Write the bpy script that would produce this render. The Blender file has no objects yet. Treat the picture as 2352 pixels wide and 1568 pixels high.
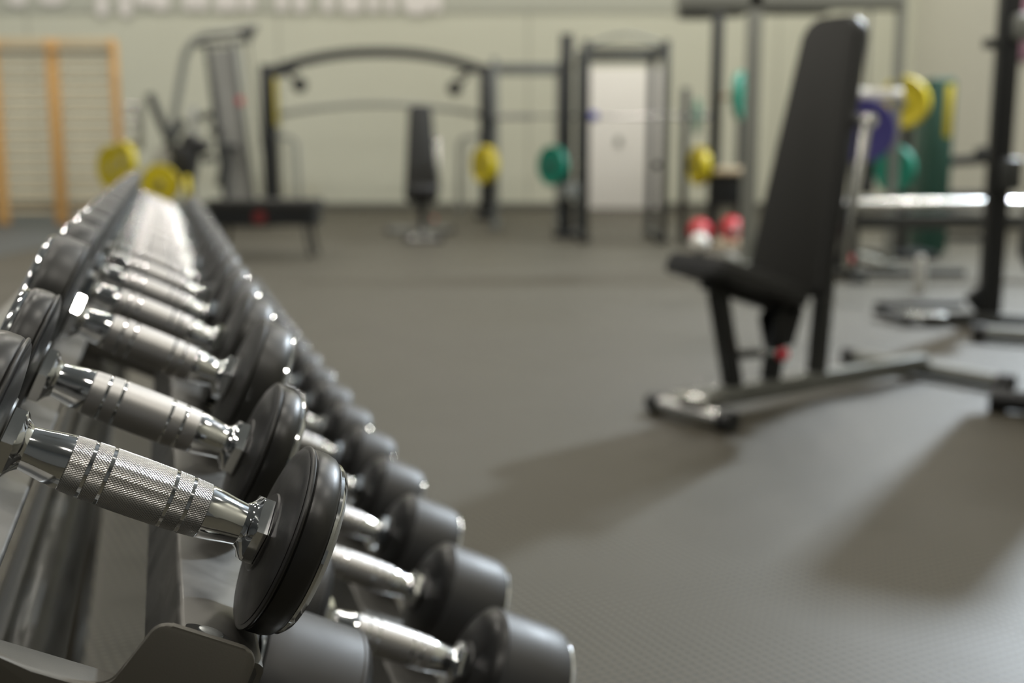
import bpy, bmesh, math, random
from mathutils import Vector, Matrix, Euler

sc = bpy.context.scene
COL = sc.collection
random.seed(7)
PI = math.pi
F = 2613.0                      # focal length in pixels of the 2352 px wide frame
PITCH = math.atan(439.0 / F)
EYE = 0.9

# ------------------------------------------------------------------ camera
cd = bpy.data.cameras.new('camera')
cam = bpy.data.objects.new('camera', cd)
COL.objects.link(cam)
cam.location = (0, 0, EYE)
cam.rotation_euler = (PI / 2 - PITCH, 0, 0)
cd.sensor_width = 36.0
cd.lens = 36.0 * F / 2352.0
cd.clip_start = 0.02
cd.clip_end = 100
cd.dof.use_dof = True
cd.dof.focus_distance = 0.655
cd.dof.aperture_fstop = 4.3
sc.camera = cam

# ------------------------------------------------------------------ world, lights, exposure
w = bpy.data.worlds.new('world')
sc.world = w
w.use_nodes = True
w.node_tree.nodes['Background'].inputs[0].default_value = (0.55, 0.6, 0.65, 1)
w.node_tree.nodes['Background'].inputs[1].default_value = 0.3
sc.view_settings.view_transform = 'Standard'
sc.view_settings.look = 'None'
sc.view_settings.gamma = 1.0
sc.view_settings.use_curve_mapping = False
sc.view_settings.exposure = 0.0


def area(name, loc, target, sx, sy, power, color):
    l = bpy.data.lights.new(name, 'AREA')
    l.shape = 'RECTANGLE'
    l.size = sx
    l.size_y = sy
    l.energy = power
    l.color = color
    o = bpy.data.objects.new(name, l)
    o.location = loc
    d = Vector(target) - Vector(loc)
    o.rotation_euler = d.to_track_quat('-Z', 'Y').to_euler()
    COL.objects.link(o)
    return o


CEIL = 7.0
WARM = (1.0, 0.95, 0.85)
LAMPS = [(x, y) for x in (-8, -4.6, -1.2, 2.2, 5.0) for y in (-1.4, 2.2, 5.8, 9.4, 13.0, 16.2)]
for i, (x, y) in enumerate(LAMPS):
    area('lamp_light', (x, y, CEIL - 0.62), (x, y, 0), 0.55, 0.14, 58, WARM)
# daylight through the high window in the right hand wall
WIN = (6.0, 10.1, 5.6)
area('daylight', (WIN[0] - 0.06, WIN[1], WIN[2]), (0.8, 2.6, 0), 0.34, 0.34, 1150, (0.80, 0.90, 1.0))

# ------------------------------------------------------------------ materials
M = {}


def node_mat(name):
    m = bpy.data.materials.new(name)
    m.use_nodes = True
    nt = m.node_tree
    return m, nt, nt.nodes['Principled BSDF']


def mat(name, col, rough=0.5, metal=0.0, var=0.0, vscale=20.0, bump=0.0, bscale=200.0, coat=0.0, spec=0.5, rvar=0.0):
    m, nt, b = node_mat(name)
    b.inputs['Base Color'].default_value = (*col, 1)
    b.inputs['Roughness'].default_value = rough
    b.inputs['Metallic'].default_value = metal
    b.inputs['Specular IOR Level'].default_value = spec
    b.inputs['Coat Weight'].default_value = coat
    tc = nt.nodes.new('ShaderNodeTexCoord')
    if var > 0 or rvar > 0:
        n = nt.nodes.new('ShaderNodeTexNoise')
        n.inputs['Scale'].default_value = vscale
        n.inputs['Detail'].default_value = 5
        nt.links.new(tc.outputs['Object'], n.inputs['Vector'])
        if var > 0:
            mx = nt.nodes.new('ShaderNodeMix')
            mx.data_type = 'RGBA'
            mx.inputs[6].default_value = (*[c * (1 - var) for c in col], 1)
            mx.inputs[7].default_value = (*[min(1, c * (1 + var)) for c in col], 1)
            nt.links.new(n.outputs['Fac'], mx.inputs[0])
            nt.links.new(mx.outputs[2], b.inputs['Base Color'])
        if rvar > 0:
            mr = nt.nodes.new('ShaderNodeMapRange')
            mr.inputs[1].default_value = 0.3
            mr.inputs[2].default_value = 0.7
            mr.inputs[3].default_value = max(0.02, rough - rvar)
            mr.inputs[4].default_value = min(1, rough + rvar)
            nt.links.new(n.outputs['Fac'], mr.inputs[0])
            nt.links.new(mr.outputs[0], b.inputs['Roughness'])
    if bump > 0:
        n2 = nt.nodes.new('ShaderNodeTexNoise')
        n2.inputs['Scale'].default_value = bscale
        n2.inputs['Detail'].default_value = 3
        nt.links.new(tc.outputs['Object'], n2.inputs['Vector'])
        bp = nt.nodes.new('ShaderNodeBump')
        bp.inputs['Strength'].default_value = bump
        bp.inputs['Distance'].default_value = 0.002
        nt.links.new(n2.outputs['Fac'], bp.inputs['Height'])
        nt.links.new(bp.outputs[0], b.inputs['Normal'])
    M[name] = m
    return m


mat('chrome', (0.72, 0.735, 0.75), 0.07, 1.0, rvar=0.03, vscale=60)
mat('chrome_soft', (0.62, 0.62, 0.60), 0.22, 1.0)
mat('rubber_head', (0.010, 0.0095, 0.009), 0.36, 0.0, var=0.25, vscale=30, bump=0.02, bscale=300, spec=0.5, rvar=0.08)
mat('rubber_matte', (0.016, 0.0155, 0.0135), 0.40, 0.0, var=0.2, vscale=30, spec=0.6, rvar=0.05)
mat('rubber_end', (0.028, 0.028, 0.029), 0.50, 0.0, var=0.15, vscale=20, spec=0.55, rvar=0.05)
mat('rack_paint', (0.135, 0.128, 0.112), 0.40, 0.35, var=0.08, vscale=12, bump=0.05, bscale=900)
mat('rack_steel', (0.16, 0.155, 0.145), 0.38, 0.8, var=0.2, vscale=25, rvar=0.08)
mat('bolt_zinc', (0.5, 0.52, 0.52), 0.35, 1.0, var=0.2, vscale=300)
mat('black_hole', (0.004, 0.004, 0.004), 0.8)
mat('black_steel', (0.018, 0.019, 0.020), 0.35, 0.2)
mat('dark_steel', (0.05, 0.052, 0.05), 0.4, 0.3)
mat('grey_steel', (0.17, 0.175, 0.16), 0.4, 0.3)
mat('mid_steel', (0.24, 0.245, 0.22), 0.4, 0.2)
mat('pale_panel', (0.36, 0.36, 0.34), 0.5)
mat('pad_vinyl', (0.024, 0.0235, 0.021), 0.62, 0.0, bump=0.15, bscale=500, spec=0.3)
mat('pad_side', (0.014, 0.014, 0.014), 0.5)  # dark vinyl; on the bench pads it paints their shaded sides
mat('yellow_rubber', (0.50, 0.40, 0.008), 0.45)
mat('green_rubber', (0.004, 0.17, 0.11), 0.42)
mat('purple_rubber', (0.040, 0.034, 0.16), 0.45)
mat('red_rubber', (0.50, 0.02, 0.03), 0.4)
mat('badge_red', (0.16, 0.02, 0.02), 0.5)
mat('red_knob', (0.55, 0.01, 0.03), 0.35)
mat('white_rubber', (0.72, 0.70, 0.64), 0.4)
mat('dark_green_vinyl', (0.010, 0.055, 0.038), 0.5)
mat('tan_wood', (0.50, 0.40, 0.27), 0.5, var=0.12, vscale=8)
mat('bar_wood', (0.62, 0.35, 0.12), 0.45, var=0.1, vscale=6)
mat('rung_wood', (0.60, 0.50, 0.33), 0.5, var=0.08, vscale=6)
mat('white_paint', (0.84, 0.82, 0.78), 0.5)
mat('letter_white', (0.74, 0.71, 0.68), 0.6)
mat('lamp_white', (0.6, 0.6, 0.58), 0.5)
mat('poster', (0.30, 0.14, 0.22), 0.5, var=0.9, vscale=6)
mat('blue_plastic', (0.03, 0.04, 0.30), 0.4)
mat('beam_paint', (0.44, 0.45, 0.385), 0.7)
mat('ceiling_paint', (0.33, 0.34, 0.345), 0.9)
mat('left_paint', (0.24, 0.245, 0.25), 0.8)
mat('front_paint', (0.09, 0.09, 0.085), 0.8)
mat('beam_black', (0.030, 0.030, 0.026), 0.3, 0.2)
mat('skirting', (0.10, 0.10, 0.085), 0.6)


def mnode(nt, op, a, b=None, c=None):
    n = nt.nodes.new('ShaderNodeMath')
    n.operation = op
    for i, v in enumerate((a, b, c)):
        if v is None:
            continue
        if isinstance(v, (int, float)):
            n.inputs[i].default_value = v
        else:
            nt.links.new(v, n.inputs[i])
    return n.outputs[0]


def knurl_mat(name='knurled_chrome', bump=1.0, rough=0.23):
    """chrome grip: diamond knurling in five bands, plain grooves between, plain tapers outside"""
    m, nt, b = node_mat(name)
    tc = nt.nodes.new('ShaderNodeTexCoord')
    s = nt.nodes.new('ShaderNodeSeparateXYZ')
    nt.links.new(tc.outputs['Object'], s.inputs[0])
    X, Y, Z = s.outputs
    ax = mnode(nt, 'ABSOLUTE', X)
    ang = mnode(nt, 'ARCTAN2', Y, Z)
    k = 34.0
    u1 = mnode(nt, 'ADD', mnode(nt, 'MULTIPLY', ang, k), mnode(nt, 'MULTIPLY', X, 1500.0))
    u2 = mnode(nt, 'SUBTRACT', mnode(nt, 'MULTIPLY', ang, k), mnode(nt, 'MULTIPLY', X, 1500.0))
    d1 = mnode(nt, 'ABSOLUTE', mnode(nt, 'SINE', u1))
    d2 = mnode(nt, 'ABSOLUTE', mnode(nt, 'SINE', u2))
    h = mnode(nt, 'MINIMUM', d1, d2)
    # mask: inside |x| < .040 and not in a groove
    ins = mnode(nt, 'LESS_THAN', ax, 0.0400)
    g1 = mnode(nt, 'GREATER_THAN', mnode(nt, 'ABSOLUTE', mnode(nt, 'SUBTRACT', ax, 0.0183)), 0.0011)
    g2 = mnode(nt, 'GREATER_THAN', mnode(nt, 'ABSOLUTE', mnode(nt, 'SUBTRACT', ax, 0.0288)), 0.0011)
    mask = mnode(nt, 'MULTIPLY', mnode(nt, 'MULTIPLY', ins, g1), g2)
    hh = mnode(nt, 'MULTIPLY', h, mask)
    bp = nt.nodes.new('ShaderNodeBump')
    bp.inputs['Strength'].default_value = bump
    bp.inputs['Distance'].default_value = 0.00042
    nt.links.new(hh, bp.inputs['Height'])
    # fine turning scratches around the plain chrome
    n = nt.nodes.new('ShaderNodeTexNoise')
    n.inputs['Scale'].default_value = 1.0
    n.inputs['Detail'].default_value = 3
    mp = nt.nodes.new('ShaderNodeMapping')
    mp.inputs['Scale'].default_value = (30, 900, 900)
    nt.links.new(tc.outputs['Object'], mp.inputs[0])
    nt.links.new(mp.outputs[0], n.inputs['Vector'])
    bp2 = nt.nodes.new('ShaderNodeBump')
    bp2.inputs['Strength'].default_value = 0.05
    bp2.inputs['Distance'].default_value = 0.0004
    nt.links.new(n.outputs['Fac'], bp2.inputs['Height'])
    nt.links.new(bp.outputs[0], bp2.inputs['Normal'])
    nt.links.new(bp2.outputs[0], b.inputs['Normal'])
    b.inputs['Metallic'].default_value = 1
    r = mnode(nt, 'ADD', mnode(nt, 'MULTIPLY', mask, rough), 0.07)
    nt.links.new(r, b.inputs['Roughness'])
    mx = nt.nodes.new('ShaderNodeMix')
    mx.data_type = 'RGBA'
    mx.inputs[6].default_value = (0.72, 0.735, 0.75, 1)
    mx.inputs[7].default_value = (0.49, 0.48, 0.472, 1)
    nt.links.new(mask, mx.inputs[0])
    nt.links.new(mx.outputs[2], b.inputs['Base Color'])
    M[name] = m


knurl_mat()
knurl_mat('worn_knurled_chrome', 0.0, 0.38)


def floor_mat():
    m, nt, b = node_mat('floor_rubber')
    tc = nt.nodes.new('ShaderNodeTexCoord')
    mp = nt.nodes.new('ShaderNodeMapping')
    mp.inputs['Rotation'].default_value = (0, 0, math.radians(17))
    nt.links.new(tc.outputs['Object'], mp.inputs[0])
    s = nt.nodes.new('ShaderNodeSeparateXYZ')
    nt.links.new(mp.outputs[0], s.inputs[0])
    X, Y, _ = s.outputs
    fr = 2 * PI / 0.027
    a = mnode(nt, 'SINE', mnode(nt, 'MULTIPLY', X, fr))
    c = mnode(nt, 'SINE', mnode(nt, 'MULTIPLY', Y, fr))
    ab = mnode(nt, 'MULTIPLY', a, c)
    studs = nt.nodes.new('ShaderNodeMapRange')
    studs.inputs[1].default_value = 0.1
    studs.inputs[2].default_value = 0.6
    nt.links.new(ab, studs.inputs[0])
    # tile joints 1 m
    n = nt.nodes.new('ShaderNodeTexNoise')
    n.inputs['Scale'].default_value = 0.9
    n.inputs['Detail'].default_value = 6
    nt.links.new(tc.outputs['Object'], n.inputs['Vector'])
    cr = nt.nodes.new('ShaderNodeMix')
    cr.data_type = 'RGBA'
    cr.inputs[6].default_value = (0.018, 0.016, 0.011, 1)
    cr.inputs[7].default_value = (0.031, 0.028, 0.0195, 1)
    nt.links.new(n.outputs['Fac'], cr.inputs[0])
    # stud tops are a bit paler
    c2 = nt.nodes.new('ShaderNodeMix')
    c2.data_type = 'RGBA'
    nt.links.new(mnode(nt, 'MULTIPLY', studs.outputs[0], 0.6), c2.inputs[0])
    nt.links.new(cr.outputs[2], c2.inputs[6])
    c2.inputs[7].default_value = (0.20, 0.175, 0.12, 1)
    nt.links.new(c2.outputs[2], b.inputs['Base Color'])
    rr = nt.nodes.new('ShaderNodeMapRange')
    rr.inputs[1].default_value = 0.35
    rr.inputs[2].default_value = 0.65
    rr.inputs[3].default_value = 0.48
    rr.inputs[4].default_value = 0.58
    nt.links.new(n.outputs['Fac'], rr.inputs[0])
    nt.links.new(rr.outputs[0], b.inputs['Roughness'])
    b.inputs['Specular IOR Level'].default_value = 0.38
    bp = nt.nodes.new('ShaderNodeBump')
    bp.inputs['Strength'].default_value = 1.0
    bp.inputs['Distance'].default_value = 0.0018
    nt.links.new(studs.outputs[0], bp.inputs['Height'])
    nt.links.new(bp.outputs[0], b.inputs['Normal'])
    M['floor_rubber'] = m


floor_mat()


def wall_mat(name, col):
    m, nt, b = node_mat(name)
    tc = nt.nodes.new('ShaderNodeTexCoord')
    n = nt.nodes.new('ShaderNodeTexNoise')
    n.inputs['Scale'].default_value = 0.5
    n.inputs['Detail'].default_value = 4
    nt.links.new(tc.outputs['Object'], n.inputs['Vector'])
    mx = nt.nodes.new('ShaderNodeMix')
    mx.data_type = 'RGBA'
    mx.inputs[6].default_value = (*[x * 0.94 for x in col], 1)
    mx.inputs[7].default_value = (*[x * 1.06 for x in col], 1)
    nt.links.new(n.outputs['Fac'], mx.inputs[0])
    # panel joints every 3.7 m
    s = nt.nodes.new('ShaderNodeSeparateXYZ')
    nt.links.new(tc.outputs['Object'], s.inputs[0])
    md = mnode(nt, 'PINGPONG', mnode(nt, 'ADD', s.outputs[0], 3.55), 1.9)
    ln = mnode(nt, 'LESS_THAN', md, 0.02)
    m2 = nt.nodes.new('ShaderNodeMix')
    m2.data_type = 'RGBA'
    nt.links.new(ln, m2.inputs[0])
    nt.links.new(mx.outputs[2], m2.inputs[6])
    m2.inputs[7].default_value = (*[x * 0.72 for x in col], 1)
    nt.links.new(m2.outputs[2], b.inputs['Base Color'])
    b.inputs['Roughness'].default_value = 0.75
    M[name] = m


wall_mat('wall_paint', (0.57, 0.575, 0.475))
wall_mat('wall_paint_grey', (0.55, 0.545, 0.475))


# ------------------------------------------------------------------ mesh building
class MB:
    def __init__(self):
        self.bm = bmesh.new()
        self.mats = []

    def mi(self, m):
        if m not in self.mats:
            self.mats.append(m)
        return self.mats.index(m)

    def _add(self, verts, faces, m=None, flip=False):
        vs = [self.bm.verts.new(v) for v in verts]
        fs = []
        for f in faces:
            try:
                fc = self.bm.faces.new([vs[i] for i in f])
                fs.append(fc)
                if m is not None:
                    fc.material_index = self.mi(m)
            except ValueError:
                pass
        return vs, fs

    def box(self, c, s, rot=None, bev=0.0, seg=2, m=None, taper=None):
        """c centre, s full size, rot a Matrix or Euler triple; taper = scale of the +x end in y"""
        hx, hy, hz = s[0] / 2, s[1] / 2, s[2] / 2
        tp = 1.0 if taper is None else taper
        co = [(-hx, -hy, -hz), (hx, -hy * tp, -hz), (hx, hy * tp, -hz), (-hx, hy, -hz),
              (-hx, -hy, hz), (hx, -hy * tp, hz), (hx, hy * tp, hz), (-hx, hy, hz)]
        R = Matrix.Identity(3)
        if rot is not None:
            R = rot.to_3x3() if isinstance(rot, Matrix) else Euler(rot).to_matrix()
        c = Vector(c)
        verts = [c + R @ Vector(v) for v in co]
        vs, fs = self._add(verts, [(0, 3, 2, 1), (4, 5, 6, 7), (0, 1, 5, 4), (1, 2, 6, 5), (2, 3, 7, 6), (3, 0, 4, 7)], m)
        if bev > 0:
            es = list({e for f in fs for e in f.edges})
            r = bmesh.ops.bevel(self.bm, geom=es, offset=bev, segments=seg, profile=0.5, affect='EDGES')
            if m is not None:
                for f in r['faces']:
                    f.material_index = self.mi(m)
        return self

    def bar(self, p0, p1, w, h, bev=0.004, m=None, up=(0, 0, 1), taper=None, seg=2):
        """rectangular bar from p0 to p1, w across, h in the up direction"""
        p0, p1 = Vector(p0), Vector(p1)
        d = p1 - p0
        x = d.normalized()
        up = Vector(up)
        if abs(x.dot(up)) > 0.98:
            up = Vector((0, 1, 0)) if abs(x.z) > 0.9 else Vector((0, 0, 1))
        y = up.cross(x).normalized()
        z = x.cross(y)
        R = Matrix((x, y, z)).transposed()
        return self.box((p0 + p1) / 2, (d.length, w, h), R, bev, seg, m, taper)

    def tube(self, pts, r, n=16, m=None, rx=None):
        """round tube through the points; rx lets it be oval"""
        pts = [Vector(p) for p in pts]
        rings = []
        prev = None
        for i, p in enumerate(pts):
            if i == 0:
                t = pts[1] - pts[0]
            elif i == len(pts) - 1:
                t = pts[-1] - pts[-2]
            else:
                t = (pts[i + 1] - p).normalized() + (p - pts[i - 1]).normalized()
            t.normalize()
            if prev is None:
                a = Vector((0, 0, 1)) if abs(t.z) < 0.9 else Vector((0, 1, 0))
                u = a.cross(t).normalized()
            else:
                u = (prev - t * prev.dot(t)).normalized()
            prev = u
            v = t.cross(u)
            rr = r[i] if isinstance(r, (list, tuple)) else r
            ro = rr if rx is None else rx
            rings.append([p + u * (math.cos(2 * PI * k / n) * rr) + v * (math.sin(2 * PI * k / n) * ro) for k in range(n)])
        verts = [v for rg in rings for v in rg]
        faces = []
        for i in range(len(rings) - 1):
            for k in range(n):
                k2 = (k + 1) % n
                faces.append((i * n + k, i * n + k2, (i + 1) * n + k2, (i + 1) * n + k))
        faces.append(tuple(range(n))[::-1])
        L = (len(rings) - 1) * n
        faces.append(tuple(L + k for k in range(n)))
        self._add(verts, faces, m)
        return self

    def cyl(self, p0, p1, r, n=24, m=None):
        return self.tube([p0, p1], r, n, m)

    def lathe(self, prof, n=48, m=None, axis='x', c=(0, 0, 0), sgn=1, rfun=None):
        """prof: (x, r) list; turned about the axis"""
        c = Vector(c)
        verts = []
        faces = []
        for (x, r) in prof:
            for k in range(n):
                a = 2 * PI * k / n
                rr = r if rfun is None else rfun(x, r, a)
                cy, cz = math.cos(a) * rr, math.sin(a) * rr
                X = x * sgn
                v = {'x': (X, cy, cz), 'y': (cy, X, cz), 'z': (cy, cz, X)}[axis]
                verts.append(c + Vector(v))
        for i in range(len(prof) - 1):
            for k in range(n):
                k2 = (k + 1) % n
                faces.append((i * n + k, (i + 1) * n + k, (i + 1) * n + k2, i * n + k2))
        faces.append(tuple(range(n)))
        L = (len(prof) - 1) * n
        faces.append(tuple(L + k for k in range(n))[::-1])
        self._add(verts, faces, m)
        return self

    def prism(self, poly, p0, ax, ay, az, thick, m=None, bev=0.0):
        """polygon in the plane (ax, ay) at p0, thickened by thick along az"""
        p0, ax, ay, az = map(Vector, (p0, ax, ay, az))
        n = len(poly)
        v = [p0 + ax * a + ay * b for a, b in poly] + [p0 + ax * a + ay * b + az * thick for a, b in poly]
        faces = [tuple(range(n))[::-1], tuple(range(n, 2 * n))]
        for i in range(n):
            j = (i + 1) % n
            faces.append((i, j, n + j, n + i))
        vs, fs = self._add(v, faces, m)
        if bev > 0:
            es = [e for f in fs[:2] for e in f.edges]
            bmesh.ops.bevel(self.bm, geom=list(set(es)), offset=bev, segments=2, profile=0.5, affect='EDGES')
        return self

    def sphere(self, c, r, n=24, m=None, sc_=(1, 1, 1)):
        prof = []
        k = n // 2
        for i in range(1, k):
            a = -PI / 2 + PI * i / k
            prof.append((math.sin(a) * r, math.cos(a) * r))
        return self.lathe(prof, n, m, 'z', c)

    def mesh(self, name, default=None, angle=38):
        bmesh.ops.recalc_face_normals(self.bm, faces=self.bm.faces)
        me = bpy.data.meshes.new(name)
        for f in self.bm.faces:
            f.smooth = True
        self.bm.to_mesh(me)
        self.bm.free()
        me.set_sharp_from_angle(angle=math.radians(angle))
        for mm in (self.mats or [default]):
            me.materials.append(M[mm])
        return me

    def build(self, name, default=None, parent=None, angle=38):
        me = self.mesh(name, default, angle)
        o = bpy.data.objects.new(name, me)
        COL.objects.link(o)
        if parent is not None:
            o.parent = parent
        return o


def obj(name, me, parent=None):
    o = bpy.data.objects.new(name, me)
    COL.objects.link(o)
    if parent is not None:
        o.parent = parent
    return o


def tag(o, label=None, cat=None, group=None, kind=None):
    if label:
        o['label'] = label
    if cat:
        o['category'] = cat
    if group:
        o['group'] = group
    if kind:
        o['kind'] = kind
    return o


def thing(name, label, cat, loc=(0, 0, 0), rz=0.0, group=None):
    o = bpy.data.objects.new(name, None)
    o.empty_display_size = 0.1
    COL.objects.link(o)
    o.location = loc
    o.rotation_euler = (0, 0, rz)
    return tag(o, label, cat, group)


def dup(root, label=None, group=None):
    r = root.copy()
    COL.objects.link(r)
    tag(r, label, None, group)
    for ch in list(root.children):
        c = ch.copy()
        COL.objects.link(c)
        c.parent = r
        for g in ch.children:
            d = g.copy()
            COL.objects.link(d)
            d.parent = c
    return r


def pt(px, py, Y):
    """world point at distance Y in front of the camera that the photograph shows at (px, py)"""
    r = (784 - py) / F
    cp, sp = math.cos(PITCH), math.sin(PITCH)
    dz = Y * (r * cp - sp) / (cp + r * sp)
    zc = Y * cp - dz * sp
    return Vector(((px - 1176) / F * zc, Y, EYE + dz))


# ------------------------------------------------------------------ the room
YB = 17.8
XR = 6.12
XL = -9.5
YF = -7.0


def struct(name, mb, m, angle=38):
    o = mb.build(name, m, None, angle)
    return tag(o, kind='structure')


struct('floor', MB().box(((XL + XR) / 2, (YB + YF) / 2, -0.05), (XR - XL + 0.4, YB - YF + 0.4, 0.1)), 'floor_rubber')
struct('ceiling', MB().box(((XL + XR) / 2, (YB + YF) / 2, CEIL + 0.05), (XR - XL + 0.4, YB - YF + 0.4, 0.1)), 'ceiling_paint')
struct('wall_back', MB().box(((XL + XR) / 2, YB + 0.1, CEIL / 2), (XR - XL + 0.4, 0.2, CEIL)), 'wall_paint')
struct('wall_front', MB().box(((XL + XR) / 2, YF - 0.1, CEIL / 2), (XR - XL + 0.4, 0.2, CEIL)), 'front_paint')
struct('wall_left', MB().box((XL - 0.1, (YB + YF) / 2, CEIL / 2), (0.2, YB - YF, CEIL)), 'left_paint')
# right wall with the opening of the high window
wr = MB()
wy0, wy1, wz0, wz1 = WIN[1] - 0.9, WIN[1] + 0.9, WIN[2] - 0.6, WIN[2] + 0.6
wr.box((XR + 0.1, (YF + wy0) / 2, CEIL / 2), (0.2, wy0 - YF, CEIL))
wr.box((XR + 0.1, (YB + wy1) / 2, CEIL / 2), (0.2, YB - wy1, CEIL))
wr.box((XR + 0.1, WIN[1], wz0 / 2), (0.2, 1.8, wz0))
wr.box((XR + 0.1, WIN[1], (wz1 + CEIL) / 2), (0.2, 1.8, CEIL - wz1))
struct('wall_right', wr, 'wall_paint_grey')
wf = MB()
for a, b_ in (((XR + 0.05, wy0, wz0), (XR + 0.05, wy1, wz0)), ((XR + 0.05, wy0, wz1), (XR + 0.05, wy1, wz1)),
              ((XR + 0.05, wy0, wz0), (XR + 0.05, wy0, wz1)), ((XR + 0.05, wy1, wz0), (XR + 0.05, wy1, wz1))):
    wf.bar(a, b_, 0.06, 0.06)
struct('window_1', wf, 'white_paint')
struct('baseboard_back', MB().box(((XL + XR) / 2, YB - 0.01, 0.05), (XR - XL, 0.02, 0.10), bev=0.004), 'skirting')
struct('baseboard_right', MB().box((XR - 0.01, (YB + YF) / 2, 0.05), (0.02, YB - YF - 0.1, 0.10), bev=0.004), 'skirting')
# darker painted band high on the back wall
zb = pt(1200, 27, YB).z
struct('trim_1', MB().box(((XL + pt(1560, 20, YB).x) / 2, YB - 0.012, zb + 0.5), (pt(1560, 20, YB).x - XL, 0.024, 1.0)), 'beam_paint')
# white door in the back wall
dl, dr = pt(1352, 300, YB).x, pt(1520, 300, YB).x
dt = pt(1400, 158, YB).z
door = struct('door_1', MB().box(((dl + dr) / 2, YB - 0.03, dt / 2 + 0.01), (dr - dl, 0.05, dt), bev=0.006), 'white_paint')
tag(MB().box((pt(1420, 325, YB).x, YB - 0.065, pt(1420, 325, YB).z), (0.09, 0.02, 0.14), bev=0.004).build('door_sign', 'mid_steel', door))
# ceiling lamps (their light is set up at the top)
lamp_me = MB().box((0, 0, 0.03), (1.2, 0.22, 0.06), bev=0.01).mesh('lamp_body', 'lamp_white')
rod_me = MB().cyl((-0.45, 0, 0.05), (-0.45, 0, 0.58), 0.006, 8).cyl((0.45, 0, 0.05), (0.45, 0, 0.58), 0.006, 8).mesh('lamp_rods', 'dark_steel')
for (x, y) in LAMPS:
    r = thing('ceiling_lamp', 'long slim lamp hanging from the hall ceiling above the gym floor', 'lamp', (x, y, CEIL - 0.6), 0, 'ceiling lamps of the hall')
    obj('lamp_body', lamp_me, r)
    obj('hanging_rods', rod_me, r).location = (0, 0, 0.0)

# white letters on the dark band: only their feet reach into the photograph
let = thing('wall_lettering', 'large white raised letters along the dark band high on the back wall', 'lettering', (0, YB - 0.05, 0))
y0 = YB - 0.05


def letter(stems, link=None):
    """stems: (left px, right px, foot px) of every stroke; link: foot px of the arch joining them"""
    mb = MB()
    for (a, b_, f_) in stems:
        pa, pb = pt(a, f_, y0), pt(b_, f_, y0)
        r = (pb.x - pa.x) / 2
        prof = [(pa.x, 3.62), (pa.x, pa.z + r * 0.6)]
        for k in range(1, 8):
            an = PI + PI * k / 8
            prof.append(((pa.x + pb.x) / 2 + r * math.cos(an), pa.z + r * 0.6 + r * 0.6 * math.sin(an)))
        prof += [(pb.x, pa.z + r * 0.6), (pb.x, 3.62)]
        mb.prism(prof, (0, 0.0, 0), (1, 0, 0), (0, 0, 1), (0, 1, 0), 0.024)
    if link:
        pa, pb = pt(stems[0][0], link, y0), pt(stems[-1][1], link, y0)
        mb.box(((pa.x + pb.x) / 2, 0.0118, (pa.z + 3.62) / 2), (pb.x - pa.x - 0.01, 0.0235, 3.62 - pa.z))
    o = mb.build('letter', 'letter_white', let)
    return o


letter([(20, 60, 14)], None)
letter([(90, 150, 12)], None)
letter([(222, 248, 36)], 10)
letter([(276, 302, 38)], 10)
letter([(312, 348, 14), (350, 388, 24)], 6)
letter([(424, 446, 24), (452, 476, 24)], 8)
letter([(496, 520, 26), (524, 546, 26)], 8)
letter([(556, 586, 24)], None)
letter([(635, 660, 26), (676, 705, 28)], None)
letter([(741, 766, 28)], None)
letter([(784, 832, 30)], None)
letter([(846, 870, 28), (886, 908, 28)], None)
letter([(926, 990, 33), (994, 1014, 28)], 10)


# ------------------------------------------------------------------ dumbbell rack and dumbbells
TH = math.atan(0.308 / 1.014)
U = Vector((-math.sin(TH), math.cos(TH), 0))
V = Vector((math.cos(TH), math.sin(TH), 0))
TAU = math.radians(25.8)
CT, ST = math.cos(TAU), math.sin(TAU)
AX = V * CT + Vector((0, 0, -ST))          # along a handle, down towards the front of the rack
NX = V * ST + Vector((0, 0, CT))           # up, square to the tier
R0 = 0.0570


class Tier:
    def __init__(self, v, z):
        self.o = V * v + Vector((0, 0, z))

    def __call__(self, u, a, n):
        return self.o + U * u + AX * a + NX * n


UP = Tier(-0.023, 0.7105)
UP.o = UP.o - NX * R0                      # n = 0 is the top of the rails
LO = Tier(0.190, 0.430)
LO.o = LO.o - NX * 0.066

handle_prof = [(0.0005, 0.01725), (0.0165, 0.0171), (0.0172, 0.0171), (0.0174, 0.0168), (0.0192, 0.0168), (0.0194, 0.0171),
               (0.0277, 0.0168), (0.0279, 0.0165), (0.0297, 0.0165), (0.0299, 0.0167), (0.0398, 0.0161), (0.0402, 0.0158),
               (0.044, 0.0156), (0.050, 0.0147), (0.056, 0.0136), (0.0635, 0.0125), (0.0665, 0.0125)]
hp = [(-x, r) for x, r in handle_prof[::-1]] + handle_prof
handle_me = MB().lathe(hp, 96).mesh('handle', 'knurled_chrome', 28)
worn_handle_me = MB().lathe(hp, 96).mesh('handle', 'worn_knurled_chrome', 28)


def hex_r(x, r, a):
    ap = 0.0192
    s = (a + PI / 6) % (PI / 3) - PI / 6
    return min(r, ap / math.cos(s))


def collar_mesh(sgn):
    prof = [(0.0625, 0.0120), (0.0630, 0.0128), (0.0640, 0.0134), (0.0655, 0.0145), (0.0668, 0.0160), (0.0680, 0.0182), (0.0690, 0.0208),
            (0.0696, 0.0226), (0.0702, 0.0230), (0.0755, 0.0230), (0.0758, 0.0226)]
    return MB().lathe(prof, 96, sgn=sgn, rfun=hex_r).mesh('collar', 'chrome', 22)


collar_me = {s: collar_mesh(s) for s in (1, -1)}


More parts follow.
